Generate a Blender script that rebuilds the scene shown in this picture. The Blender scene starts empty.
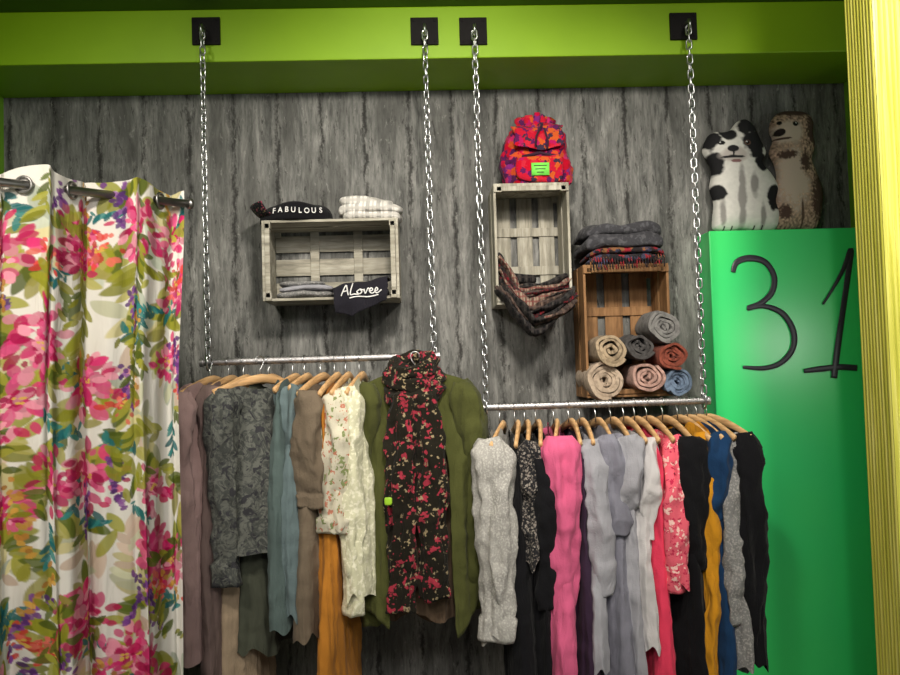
import bpy, math, random
import numpy as np
from mathutils import Vector, Matrix, Euler, noise
from mathutils.geometry import delaunay_2d_cdt
random.seed(5); np.random.seed(5)
D2R=math.pi/180
scene=bpy.context.scene
COL=scene.collection
# ---------------------------------------------------------------- camera
cam_d=bpy.data.cameras.new("camera"); cam=bpy.data.objects.new("camera",cam_d); COL.objects.link(cam)
F=800.0
cam_d.sensor_width=36; cam_d.lens=F/900*36
C=Vector((0,-3.2,1.6))
R=(Matrix.Rotation(-2.0*D2R,3,'Z')@Matrix.Rotation((90+2.2)*D2R,3,'X')@Matrix.Rotation(-1.7*D2R,3,'Z'))
M=R.to_4x4(); M.translation=C
cam.matrix_world=M
scene.camera=cam
def P(px,py,Y):
    """world point measured from the photo on the vertical plane y=Y"""
    d=R@Vector(((px-450)/F,-(py-337.5)/F,-1))
    t=(Y-C.y)/d.y
    return C+d*t
# ---------------------------------------------------------------- materials
def newmat(name,rough=.8,spec=.3):
    m=bpy.data.materials.new(name); m.use_nodes=True
    b=m.node_tree.nodes["Principled BSDF"]
    b.inputs["Roughness"].default_value=rough
    b.inputs["Specular IOR Level"].default_value=spec
    return m,m.node_tree.nodes,m.node_tree.links,b
def tex(N,L,scale=(1,1,1),loc=(0,0,0)):
    tc=N.new("ShaderNodeTexCoord"); mp=N.new("ShaderNodeMapping")
    mp.inputs["Scale"].default_value=scale; mp.inputs["Location"].default_value=loc
    L.new(tc.outputs["Object"],mp.inputs["Vector"]); return mp.outputs["Vector"]
def nz(N,L,v,s,detail=4,rough=.6,dist=0):
    n=N.new("ShaderNodeTexNoise"); n.inputs["Scale"].default_value=s
    n.inputs["Detail"].default_value=detail; n.inputs["Roughness"].default_value=rough
    n.inputs["Distortion"].default_value=dist
    L.new(v,n.inputs["Vector"]); return n.outputs["Fac"]
def ramp(N,L,fac,stops,interp='LINEAR'):
    r=N.new("ShaderNodeValToRGB"); r.color_ramp.interpolation=interp
    e=r.color_ramp.elements
    while len(e)<len(stops): e.new(.5)
    for i,(p,c) in enumerate(stops):
        e[i].position=p; e[i].color=(c[0],c[1],c[2],1)
    L.new(fac,r.inputs["Fac"]); return r.outputs["Color"]
def mix(N,L,a,b,fac,mode='MIX'):
    m=N.new("ShaderNodeMix"); m.data_type='RGBA'; m.blend_type=mode
    for s,v in ((m.inputs[0],fac),(m.inputs[6],a),(m.inputs[7],b)):
        if hasattr(v,'is_linked') or isinstance(v,bpy.types.NodeSocket): L.new(v,s)
        elif isinstance(v,(int,float)): s.default_value=v
        else: s.default_value=(v[0],v[1],v[2],1)
    return m.outputs[2]
def bump(N,L,b,h,strength=.3,dist=.01):
    n=N.new("ShaderNodeBump"); n.inputs["Strength"].default_value=strength; n.inputs["Distance"].default_value=dist
    L.new(h,n.inputs["Height"]); L.new(n.outputs["Normal"],b.inputs["Normal"])
def plain(name,c,rough=.6,metal=0,spec=.4,var=.15,vs=20):
    m,N,L,b=newmat(name,rough,spec); b.inputs["Metallic"].default_value=metal
    v=tex(N,L); f=nz(N,L,v,vs)
    d=[max(0,x*(1-var)) for x in c]; u=[min(1,x*(1+var)) for x in c]
    L.new(ramp(N,L,f,[(.3,d),(.7,u)]),b.inputs["Base Color"]); return m
def fabric(name,c,c2=None,kind='plain',scale=30,c3=None,rough=.95,th=(.34,.30),pal=None):
    m,N,L,b=newmat(name,rough,.06)
    b.inputs["Sheen Weight"].default_value=.05
    v=tex(N,L,loc=(sum(map(ord,name))%97*.1,0,0))
    big=nz(N,L,v,6,3)
    d=[x*.75 for x in c]
    base=ramp(N,L,big,[(.3,d),(.65,c)])
    def warped(sc,k):
        dn=N.new("ShaderNodeTexNoise"); dn.inputs["Scale"].default_value=sc*1.9; L.new(v,dn.inputs["Vector"])
        ad=N.new("ShaderNodeVectorMath"); ad.operation='MULTIPLY_ADD'
        L.new(dn.outputs["Color"],ad.inputs[0]); ad.inputs[1].default_value=(k/sc,)*3; L.new(v,ad.inputs[2]); return ad.outputs[0]
    if kind=='marble':
        f=nz(N,L,v,scale,5,.65,2.5)
        base=mix(N,L,base,c2,ramp(N,L,f,[(.46,(0,0,0)),(.56,(1,1,1))]))
        if c3:
            f=nz(N,L,v,scale*1.7,3,.5,1.)
            base=mix(N,L,base,c3,ramp(N,L,f,[(.56,(0,0,0)),(.61,(1,1,1))]))
    elif kind=='patch':
        w=N.new("ShaderNodeTexVoronoi"); w.inputs["Scale"].default_value=scale; L.new(warped(scale,1.2),w.inputs["Vector"])
        sp=N.new("ShaderNodeSeparateColor"); L.new(w.outputs["Color"],sp.inputs[0])
        n=len(pal); base=ramp(N,L,sp.outputs[0],[(i/n,p) for i,p in enumerate(pal)],'CONSTANT')
    elif kind=='floral':
        for cc,sc,t_ in ((c2,scale,th[0]),(c3 or c2,scale*1.37,th[1])):
            w=N.new("ShaderNodeTexVoronoi"); w.inputs["Scale"].default_value=sc
            L.new(warped(sc,1.6),w.inputs["Vector"])
            base=mix(N,L,base,cc,ramp(N,L,w.outputs["Distance"],[(t_-.04,(1,1,1)),(t_+.03,(0,0,0))]))
    elif kind=='plaid':
        for ax,cc,k in ((0,c2,1),(2,c3 or c2,1.3),(0,c3 or c2,2.1)):
            w=N.new("ShaderNodeTexWave"); w.bands_direction='XYZ'[ax]; w.inputs["Scale"].default_value=scale*k
            w.inputs["Distortion"].default_value=2.5; L.new(v,w.inputs["Vector"])
            base=mix(N,L,base,cc,ramp(N,L,w.outputs["Fac"],[(.66,(0,0,0)),(.82,(.75,.75,.75))]))
    elif kind=='speck':
        f=nz(N,L,v,scale,2,.5)
        base=mix(N,L,base,c2,ramp(N,L,f,[(.50,(0,0,0)),(.62,(1,1,1))]))
    L.new(base,b.inputs["Base Color"])
    f2=nz(N,L,v,260,2); f3=nz(N,L,tex(N,L,(1,1,.22)),36,3,.5,1.2)
    n1=N.new("ShaderNodeBump"); n1.inputs["Strength"].default_value=.6; n1.inputs["Distance"].default_value=.010; L.new(f3,n1.inputs["Height"])
    n2=N.new("ShaderNodeBump"); n2.inputs["Strength"].default_value=.45; n2.inputs["Distance"].default_value=.004; L.new(f2,n2.inputs["Height"])
    L.new(n1.outputs["Normal"],n2.inputs["Normal"]); L.new(n2.outputs["Normal"],b.inputs["Normal"])
    return m
def wood(name,a,b_,axis=0,rough=.7):
    m,N,L,b=newmat(name,rough,.25)
    s=[14,14,14]; s[axis]=1.6
    v=tex(N,L,s); f=nz(N,L,v,3,6,.65,.4)
    v2=tex(N,L,(1,1,1)); g=nz(N,L,v2,9,2)
    c=ramp(N,L,f,[(.3,[x*.45 for x in a]),(.48,a),(.7,b_)])
    c=mix(N,L,c,[x*.7 for x in a],ramp(N,L,g,[(.5,(0,0,0)),(.75,(.7,.7,.7))]))
    L.new(c,b.inputs["Base Color"]); bump(N,L,b,f,.4,.004); return m
# ---------------------------------------------------------------- mesh builder
class MB:
    def __init__(s): s.v=[];s.f=[];s.m=[]
    def add(s,vs,fs,mat=0):
        o=len(s.v); s.v+= [tuple(x) for x in vs]; s.f+=[tuple(i+o for i in f) for f in fs]; s.m+=[mat]*len(fs)
    def box(s,c,sz,mat=0,rot=None):
        h=[x/2 for x in sz]; vs=[]
        for x in(-1,1):
            for y in(-1,1):
                for z in(-1,1):
                    p=Vector((x*h[0],y*h[1],z*h[2]))
                    if rot is not None: p=rot@p
                    vs.append(p+Vector(c))
        s.add(vs,[(0,1,3,2),(4,6,7,5),(0,4,5,1),(2,3,7,6),(0,2,6,4),(1,5,7,3)],mat)
    def grid(s,fn,nu,nv,mat=0,cu=False,cv=False):
        vs=[fn(i/(nu if cu else nu-1),j/(nv if cv else nv-1)) for j in range(nv) for i in range(nu)]
        fs=[]
        for j in range(nv if cv else nv-1):
            for i in range(nu if cu else nu-1):
                a=j*nu+i;b=j*nu+(i+1)%nu;c=((j+1)%nv)*nu+(i+1)%nu;d=((j+1)%nv)*nu+i
                fs.append((a,b,c,d))
        s.add(vs,fs,mat)
    def tube(s,pts,rad,seg=12,mat=0,closed=False,caps=True,up=Vector((0,1,0)),nf=0,ph=0,na=0,crumple=0,vert=False):
        pts=[Vector(p) for p in pts]; n=len(pts); vs=[]
        for i,p in enumerate(pts):
            a=pts[(i-1)%n] if (closed or i>0) else p; b=pts[(i+1)%n] if (closed or i<n-1) else p
            t=(b-a).normalized()
            side=t.cross(up); 
            if side.length<1e-4: side=t.cross(Vector((1,0,.01)))
            side.normalize(); upv=side.cross(t).normalized()
            r=rad[i] if isinstance(rad,(list,tuple)) and isinstance(rad[0],(list,tuple)) else (rad if isinstance(rad,(list,tuple)) else (rad,rad))
            for k in range(seg):
                th=2*math.pi*k/seg
                q=1+na*math.sin(nf*th+ph+i*.12)
                o=side*(r[0]*math.cos(th)*q)+upv*(r[1]*math.sin(th)*q)
                w=p+o
                if crumple:
                    if vert:
                        rv=1-2.4*abs(noise.noise(Vector((w.x*22+ph*7,w.y*22,(w.z+.35*w.y)*5+ph))))
                        w+=o.normalized()*rv*crumple*.55+noise.noise_vector(Vector((w.x*30,w.y*30,w.z*5+ph*5)))*crumple*.4+noise.noise_vector(Vector((w.x*20+ph,w.y*34,w.z*26)))*crumple*.30
                    else:
                        w+=noise.noise_vector(w*11+Vector((ph*3,0,0)))*crumple+noise.noise_vector(Vector((w.x*30,w.y*30,w.z*16+ph)))*crumple*.45
                vs.append(w)
        fs=[]
        for i in range(n if closed else n-1):
            for k in range(seg):
                j=(i+1)%n
                fs.append((i*seg+k,i*seg+(k+1)%seg,j*seg+(k+1)%seg,j*seg+k))
        if caps and not closed:
            fs.append(tuple(range(seg))[::-1]); fs.append(tuple((n-1)*seg+k for k in range(seg)))
        s.add(vs,fs,mat)
    def slab(s,c,w,d,h,mat=0,seed=0,e=.35,amp=.006,rot=None,n=36,fn=None):
        def f(u,v):
            th=2*math.pi*u; ph=math.pi*(v-.5)
            sp=lambda x,p: math.copysign(abs(x)**p,x)
            p=Vector((w/2*sp(math.cos(th),e)*sp(math.cos(ph),.3),d/2*sp(math.sin(th),e)*sp(math.cos(ph),.3),h/2*sp(math.sin(ph),.75)))
            q=noise.noise_vector(p*14+Vector((seed*3.1,0,seed)))
            p=p+q*amp
            if fn: p=fn(p)
            if rot is not None: p=rot@p
            return p+Vector(c)
        s.grid(f,n,n//2,mat,cu=True)
    def finish(s,name,mats,smooth=True,parent=None,loc=None,rotz=None,bevel=0,colors=None,angle=None):
        me=bpy.data.meshes.new(name); me.from_pydata(s.v,[],s.f); 
        for m in mats: me.materials.append(m)
        me.polygons.foreach_set("material_index",s.m)
        me.polygons.foreach_set("use_smooth",[smooth]*len(me.polygons))
        if colors is not None:
            a=me.color_attributes.new("Col",'FLOAT_COLOR','POINT'); a.data.foreach_set("color",np.asarray(colors,dtype=np.float32).ravel())
        me.update()
        o=bpy.data.objects.new(name,me); COL.objects.link(o)
        if loc is not None: o.location=loc
        if rotz is not None: o.rotation_euler[2]=rotz
        if parent: o.parent=parent
        if bevel:
            b=o.modifiers.new("bevel",'BEVEL'); b.width=bevel; b.segments=2; b.limit_method='ANGLE'
        return o
def empty(name,loc=(0,0,0),rot=(0,0,0)):
    e=bpy.data.objects.new(name,None); e.empty_display_size=.1; COL.objects.link(e); e.location=loc; e.rotation_euler=rot; return e
def text(name,body,size,loc,rot,mat,parent=None,ext=.0008,shear=0,align='CENTER'):
    c=bpy.data.curves.new(name,'FONT'); c.body=body; c.size=size; c.extrude=ext; c.align_x=align; c.align_y='CENTER'; c.shear=shear
    c.offset=size*.012
    o=bpy.data.objects.new(name,c); COL.objects.link(o); c.materials.append(mat); o.location=loc; o.rotation_euler=rot
    if parent: o.parent=parent
    return o
# ---------------------------------------------------------------- room shell
XL=P(4,150,0).x; XR=P(847,150,0).x
ZB=P(420,91,0).z             # underside of beam
YF=-.34
ZC=P(450,6,YF).z             # ceiling
def wallmat():
    m,N,L,b=newmat("distressed_plank_wallpaper",.8,.2)
    v=tex(N,L,(1,1,1))
    f1=nz(N,L,tex(N,L,(8,1,1.5)),2.0,8,.70,.5)
    f2=nz(N,L,tex(N,L,(4,1,.8)),1.8,3,.5,.3)
    f3=nz(N,L,tex(N,L,(30,1,4)),3,5,.7,.3)
    base=ramp(N,L,f1,[(.32,(.075,.076,.073)),(.45,(.15,.152,.146)),(.57,(.235,.235,.225)),(.72,(.38,.38,.365))])
    base=mix(N,L,base,ramp(N,L,f3,[(.32,(.35,.35,.35)),(.56,(1,1,1)),(.8,(1.0,1.0,1.0))]),.7,'MULTIPLY')
    base=mix(N,L,base,(.085,.085,.08),ramp(N,L,f2,[(.38,(.6,)*3),(.54,(0,0,0))]))
    sx=N.new("ShaderNodeSeparateXYZ"); L.new(v,sx.inputs[0])
    wv=nz(N,L,tex(N,L,(4,1,7)),2.0,6,.78)
    ma=N.new("ShaderNodeMath"); ma.operation='MULTIPLY_ADD'; ma.inputs[1].default_value=.060; L.new(wv,ma.inputs[0]); L.new(sx.outputs[0],ma.inputs[2])
    mm=N.new("ShaderNodeMath"); mm.operation='PINGPONG'; mm.inputs[1].default_value=.088; L.new(ma.outputs[0],mm.inputs[0])
    gap=nz(N,L,tex(N,L,(11,1,2.5)),2.5,6,.75)
    g2=N.new("ShaderNodeMath"); g2.operation='MULTIPLY'; L.new(ramp(N,L,mm.outputs[0],[(.0,(.9,.9,.9)),(.005,(.8,.8,.8)),(.013,(0,0,0))]),g2.inputs[0]); L.new(ramp(N,L,gap,[(.43,(0,0,0)),(.53,(1,1,1))]),g2.inputs[1])
    base=mix(N,L,base,(.020,.019,.018),g2.outputs[0])
    sp=nz(N,L,tex(N,L,(24,1,5)),2.2,6,.8,.5)
    base=mix(N,L,base,(.028,.027,.026),ramp(N,L,sp,[(.57,(0,0,0)),(.64,(.8,)*3)]))
    sp2=nz(N,L,tex(N,L,(24,1,8),(3,0,7)),2.0,6,.78,.5)
    base=mix(N,L,base,(.46,.46,.44),ramp(N,L,sp2,[(.58,(0,0,0)),(.69,(.45,)*3)]))
    L.new(base,b.inputs["Base Color"]); bump(N,L,b,f3,.35,.006); return m
M_wall=wallmat()
M_green=plain("lime_green_paint",(.235,.43,.001),.5,var=.06,vs=3)
M_greend=plain("dark_green_paint",(.05,.11,.01),.6,var=.08,vs=3)
M_greens=plain("bright_green_paint",(.22,.50,.03),.5,var=.06,vs=3)
M_floor=wood("floor_boards",(.30,.26,.20),(.42,.37,.30),0)
def boxobj(name,x0,x1,y0,y1,z0,z1,mat,bev=0):
    mb=MB(); mb.box(((x0+x1)/2,(y0+y1)/2,(z0+z1)/2),(abs(x1-x0),abs(y1-y0),abs(z1-z0)))
    return mb.finish(name,[mat],smooth=False,bevel=bev)
boxobj("wall_back",XL-.1,XR+.1,0,.1,0,ZC,M_wall)
boxobj("wall_left",XL-.1,XL,-2.0,0,0,ZC,M_greens)
boxobj("wall_right",XR,XR+.1,-.55,0,0,ZC,M_greens)
boxobj("floor",XL-1.5,XR+1.8,-4.6,.1,-.1,0,M_floor)
boxobj("ceiling",XL-1.5,XR+1.8,-4.6,.1,ZC,ZC+.1,M_greend)
boxobj("ceiling_beam",XL,XR,YF,0,ZB,ZC,M_green,.004)
boxobj("baseboard_back",XL,XR,-.02,0,0,.1,M_greend)
def pillar():
    x0=P(861,337,-1.15).x; mb=MB(); pitch=.014
    path=[]
    n=int(.13/pitch*6)
    for i in range(n+1):
        t=i/6; path.append((x0-.004*abs(math.sin(math.pi*t)),-1.15-t*pitch))
    yf=path[-1][1]; w=.50
    n2=int(w/pitch*6)
    for i in range(1,n2+1):
        t=i/6; path.append((x0+t*pitch,yf-.004*abs(math.sin(math.pi*t))))
    path.append((path[-1][0],-1.15)); path.append((x0,-1.15))
    vs=[(x,y,z) for z in (0,ZC) for x,y in path]; n=len(path)
    mb.add(vs,[(i,(i+1)%n,n+(i+1)%n,n+i) for i in range(n)])
    m,N,L,b=newmat("yellow_ribbed_laminate",.45,.4)
    f=nz(N,L,tex(N,L,(60,60,1.2)),2,5,.6)
    L.new(ramp(N,L,f,[(.3,(.38,.39,.04)),(.5,(.58,.56,.08)),(.75,(.80,.75,.24))]),b.inputs["Base Color"])
    mb.finish("ribbed_yellow_pillar",[m],smooth=False)
pillar()
# ---------------------------------------------------------------- green cabinet with 31
YC=-.14
def cabinet():
    e=empty("green_cabinet",(0,0,0))
    x0=P(709,240,YC).x; z1=P(780,229,YC).z
    m,N,L,b=newmat("green_gloss_laminate",.24,.5)
    f=nz(N,L,tex(N,L),1.2,2)
    L.new(ramp(N,L,f,[(.3,(.035,.74,.21)),(.7,(.06,.78,.18))]),b.inputs["Base Color"])
    mb=MB(); mb.box(((x0+XR-.002)/2,YC/2-.002,z1/2+.0),(XR-.004-x0,abs(YC)-.006,z1-.002)); 
    o=mb.finish("carcass",[m],smooth=False,parent=e,bevel=.004)
    ink=plain("dark_marker_ink",(.035,.03,.045),.35,var=.1)
    def stroke(name,pts,ws):
        P3=[P(a,b_,YC-.0045) for a,b_ in pts]
        out=[];wo=[]
        n=len(P3)
        for i in range(n-1):
            p0=P3[max(i-1,0)];p1=P3[i];p2=P3[i+1];p3=P3[min(i+2,n-1)]
            for k in range(10):
                t=k/10
                out.append(.5*((2*p1)+(p2-p0)*t+(2*p0-5*p1+4*p2-p3)*t*t+(3*p1-p0-3*p2+p3)*t**3)); wo.append(ws[i]*(1-t)+ws[i+1]*t)
        out.append(P3[-1]); wo.append(ws[-1])
        mb=MB(); mb.tube(out,[(w,.0022) for w in wo],12,up=Vector((0,1,0)))
        mb.finish(name,[ink],parent=e)
    w=.0115
    stroke("digit_3",[(733,272),(737,262),(750,258),(765,262),(774,276),(772,292),(761,303),(748,308),(764,306),(782,313),(793,330),(793,348),(782,362),(765,368),(743,367)],[w*.8,w,w*1.1,w,w,w,w*.9,w*.8,w*.8,w,w*1.1,w,w*.9,w*.8,w*.5])
    stroke("digit_1",[(823,304),(832,290),(843,270),(851,250),(848,275),(843,310),(838,345),(834,378)],[w*.4,w*.5,w*.7,w,w,w,w*1.1,w*1.1])
    stroke("digit_1_base",[(804,371),(820,369),(840,367),(857,368)],[w*.7,w,w,w])
    return z1
ZCAB=cabinet()
# ---------------------------------------------------------------- chains, plates and rails
M_steel=plain("zinc_steel",(.55,.56,.58),.32,1.0,.5,var=.15,vs=60)
M_iron=plain("black_iron_plate",(.010,.009,.009),.7,.0,.15)
M_rail=plain("galvanised_rail",(.46,.45,.46),.4,.9,.5,var=.3,vs=90)
YR=-.40
zL=P(322,359,YR).z; zR=P(596,404,YR).z
chains=[(P(208,359,YR).x,zL,P(202,32,YF).z),(P(434,355,YR).x,zL,P(425,32,YF).z),(P(486,405,YR).x,zR,P(474,32,YF).z),(P(704,400,YR).x,zR,P(688,27,YF).z)]
def link_verts(mb,c,hl,hw,r,ang,tilt=0):
    pts=[];n=16
    for i in range(n):
        t=2*math.pi*i/n
        x=hw*math.cos(t); z=hw*math.sin(t)+(hl-hw)*(1 if math.sin(t)>0 else -1)
        a=ang; pts.append(Vector((x*math.cos(a),x*math.sin(a),z))+c)
    nrm=Vector((-math.sin(ang),math.cos(ang),0))
    mb.tube(pts,r,6,closed=True,up=nrm)
for i,(x,zr,zp) in enumerate(chains):
    e=empty("hanging_chain",(x,0,0))
    mb=MB(); s=.050
    mb.box((0,YF-.006,zp),(2*s,.010,2*s))
    for a in(-1,1):
        for b_ in(-1,1):
            mb.tube([(a*.038,YF-.010,zp+b_*.038),(a*.038,YF-.014,zp+b_*.038)],.006,8)
    mb.finish("mounting_plate",[M_iron],smooth=False,parent=e,bevel=.002)
    mb=MB()
    hook=[(0,YF-.008,zp),(0,YF-.035,zp)]+[(0,YR+.018*math.cos(t),zp-.018+.018*math.sin(t)) for t in (1.2,1.57,2.2,2.9,3.6,4.3,4.71,5.3)]
    mb.tube(hook,.0045,8,up=Vector((1,0,0)))
    top=zp-.036; pitch=.027; n=round((top-(zr+.012))/pitch); pitch=(top-(zr+.012))/n
    for k in range(n+1):
        link_verts(mb,Vector((random.uniform(-.001,.001),YR,top-k*pitch)),pitch/2+.0045,.0095,.0031,(math.pi/4 if k%2 else -math.pi/4)+random.uniform(-.25,.25)+.3)
    link_verts(mb,Vector((0,YR,zr)),.028,.019,.0035,math.pi/2)
    mb.finish("links",[M_steel],parent=e)
def rail(x0,x1,z):
    mb=MB(); r=.0115
    mb.tube([(x0-.02,YR,z),(x1+.012,YR,z)],r,20)
    n=int((x1-x0)/.012)
    for i in range(n):
        x=x0+i*.012
        mb.tube([(x,YR,z),(x+.006,YR,z)],r+.0016,14)
    for x in (x0-.022,x1+.014): mb.tube([(x-.006,YR,z),(x+.006,YR,z)],r+.004,16)
    mb.finish("clothes_rail",[M_rail],smooth=False)
rail(chains[0][0],chains[1][0],zL); rail(chains[2][0],chains[3][0],zR)
# ---------------------------------------------------------------- hangers & garments
M_hang=wood("light_beech_hanger",(.62,.37,.17),(.80,.55,.30),0,.45)
M_wire=M_steel
M_tag=plain("white_paper_tag",(.8,.8,.78),.7)
def topz(u): return -.070-.060*(min(abs(u),.24)/.21)**1.5
def hanger_mb(mb,half=.21,m0=0,m1=1):
    r=.0155
    pts=[(r*math.cos(t),0,r*math.sin(t)) for t in np.linspace(-.5,math.pi*1.02,12)]
    pts=[(p[0],0,p[2]) for p in pts]+[(-r*.6,0,-.018),(0,0,-.030),(0,0,-.062)]
    mb.tube(pts,.0020,6,m1)
    pts=[];rad=[]
    for i in range(25):
        u=-half+2*half*i/24
        pts.append((u,.012*math.cos(abs(u)/half*2.2),topz(u)+.009)); w=.0085+.003*(1-abs(u)/half)
        rad.append((w*.8,w*1.4))
    mb.tube(pts,rad,10,m0,up=Vector((0,0,1)))
def smooth01(x): x=max(0,min(1,x)); return x*x*(3-2*x)
def garment(name,pos,yaw,L,mat,sh=.20,waist=.18,hem=.21,th=.035,sl=.5,slr=.045,gap=0,fold=.010,seed=0,scoop=.05,cuff=False,half=None,hanger=True,slant=0,tag=True,K=30,cover=None,crump=1.0,dy=0,splay=0):
    rnd=random.Random(seed)
    pos=(pos[0],pos[1]+dy,pos[2])
    e=empty(name,pos,(0,0,(-90+yaw)*D2R))
    if half is None: half=sh
    if cover is None: cover=rnd.random()<.35
    if hanger:
        mb=MB(); hanger_mb(mb,half); 
        if tag and rnd.random()<.5:
            u=half*.75; mb.box((u,.018,topz(u)-.06),(.003,.022,.04),2,Matrix.Rotation(.3,3,'Z'))
        mb.finish("hanger",[M_hang,M_wire,M_tag],parent=e)
    mb=MB(); ph=rnd.uniform(0,6); ph2=rnd.uniform(0,6); ph3=rnd.uniform(0,6)
    nt,ns=(168,64)
    lift=.026 if cover else .006
    def width(s):
        if s<.35: return sh+(waist-sh)*smooth01(s/.35)
        return waist+(hem-waist)*smooth01((s-.35)/.65)
    def body(i,s):
        if gap:
            g=(gap*(.30+.70*smooth01(s*2.5)))*D2R
            th_=-math.pi/2+g+(2*math.pi-2*g)*i
        else: th_=2*math.pi*i
        a=width(s); b=.016+th*smooth01(s*2.0)
        c,sn=math.cos(th_),math.sin(th_)
        u=a*math.copysign(abs(c)**.85,c)
        A=fold*smooth01(s*1.5)
        v=b*sn+A*math.sin(K*u+ph2+.9*math.sin(1.5*s+ph))+.008*math.sin(1.3*s+ph3)*s
        zt=topz(u)+lift*smooth01((abs(u)-.05)/.05)-scoop*math.exp(-(u/.06)**2)*(1 if sn<0 else .5)
        zt-=.050*abs(c)**14
        hemz=-L-.014*math.sin(3*th_+ph)-.012*math.sin(7*th_+ph2)-slant*c
        if gap: hemz-=.07*math.exp(-(min(i,1-i)/.06)**2)
        z=zt+(hemz-zt)*s
        q=smooth01(s*2.2); zz=z+.4*u
        dirv=Vector((c,sn,0))
        rv=1-2.3*abs(noise.noise(Vector((u*17+seed,v*20,zz*1.5+seed))))
        rv2=1-2.3*abs(noise.noise(Vector((u*34+seed*2,v*38,zz*2.6))))
        w=Vector((u,v,z))+dirv*((rv*.011+rv2*.005)*(.2+.8*q))*crump
        w+=noise.noise_vector(Vector((u*7,v*7+seed*2.3,zz*2.2)))*.010*q*crump
        w+=noise.noise_vector(Vector((u*24,v*24+seed,z*26)))*.0045*crump
        return w
    mb.grid(body,nt,ns,0,cu=not gap)
    if sl:
        for sg in (1,-1):
            pts=[];rad=[];n=56; dyy=rnd.uniform(-.03,.03); sl_=sl*(1+rnd.uniform(-.06,.06)); kk=rnd.uniform(2.5,4)
            for i in range(n):
                t=i/(n-1)
                out=.012+.030*math.sin(min(1,t*2.5)*math.pi/2)+splay*t*(1-t)*4
                uu=sg*(sh-.040+out-.035*t+.008*math.sin(kk*t+ph))
                pts.append((uu,dyy*t+.010*math.sin(kk*t+ph2),topz(sh)+lift*.6-.014-sl_*t+.03*(1-t)**3))
                r=slr*(1.12-.42*t)
                if t<.06: r*=.5+8*t
                if cuff and t>.88: r*=1.30
                rad.append((r*.98,r*.64))
            mb.tube(pts,rad,44,0,up=Vector((1,0,0)),nf=4,ph=ph,na=.06,crumple=.024*crump,vert=True)
    o=mb.finish("fabric",[mat],parent=e)
    if gap:
        s_=o.modifiers.new("thick",'SOLIDIFY'); s_.thickness=.004
    return e
f=fabric
F_mauve=f("mauve_cotton",(.40,.27,.26)); F_char=f("charcoal_paisley",(.07,.075,.07),(.13,.135,.12),'marble',24,(.04,.04,.045))
F_dgreen=f("grey_green_cotton",(.075,.082,.06)); F_beige=f("beige_cotton",(.38,.29,.20))
F_teal=f("teal_grey_cotton",(.105,.145,.14)); F_slate=f("slate_blue_cotton",(.14,.19,.20)); F_taupe=f("taupe_cotton",(.18,.14,.10))
F_must=f("mustard_cotton",(.50,.20,.03)); F_crfl=f("cream_floral",(.62,.58,.46),(.20,.24,.10),'floral',30,(.45,.18,.12))
F_cream=f("cream_knit",(.66,.65,.46),(.80,.78,.62),'speck',80); F_olive=f("olive_jersey",(.072,.078,.024))
F_brown=f("brown_viscose",(.11,.075,.05)); F_gknit=f("light_grey_knit",(.38,.37,.35),(.48,.47,.44),'speck',160)
F_black=f("black_cotton",(.010,.010,.012)); F_blfl=f("black_print",(.02,.02,.022),(.30,.27,.24),'floral',80,(.2,.17,.15))
F_pink=f("raspberry_jersey",(.66,.12,.25)); F_purp=f("plum_cotton",(.045,.025,.05)); F_lgr=f("pale_grey_cotton",(.36,.36,.40))
F_lav=f("lavender_grey_cotton",(.22,.22,.27)); F_white=f("off_white_cotton",(.60,.58,.59)); F_coral=f("coral_pink",(.85,.06,.13))
F_pinkfl=f("pink_floral",(.85,.14,.20),(.85,.55,.50),'floral',36,(.5,.03,.08))
F_gold=f("golden_mustard",(.65,.29,.02)); F_navy=f("navy_blue",(.015,.05,.13)); F_gpat=f("grey_patterned_knit",(.22,.22,.22),(.34,.33,.32),'speck',140)
def at(px,z,rail):
    return (P(px,359 if rail==0 else 403,YR).x,YR,z)
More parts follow.
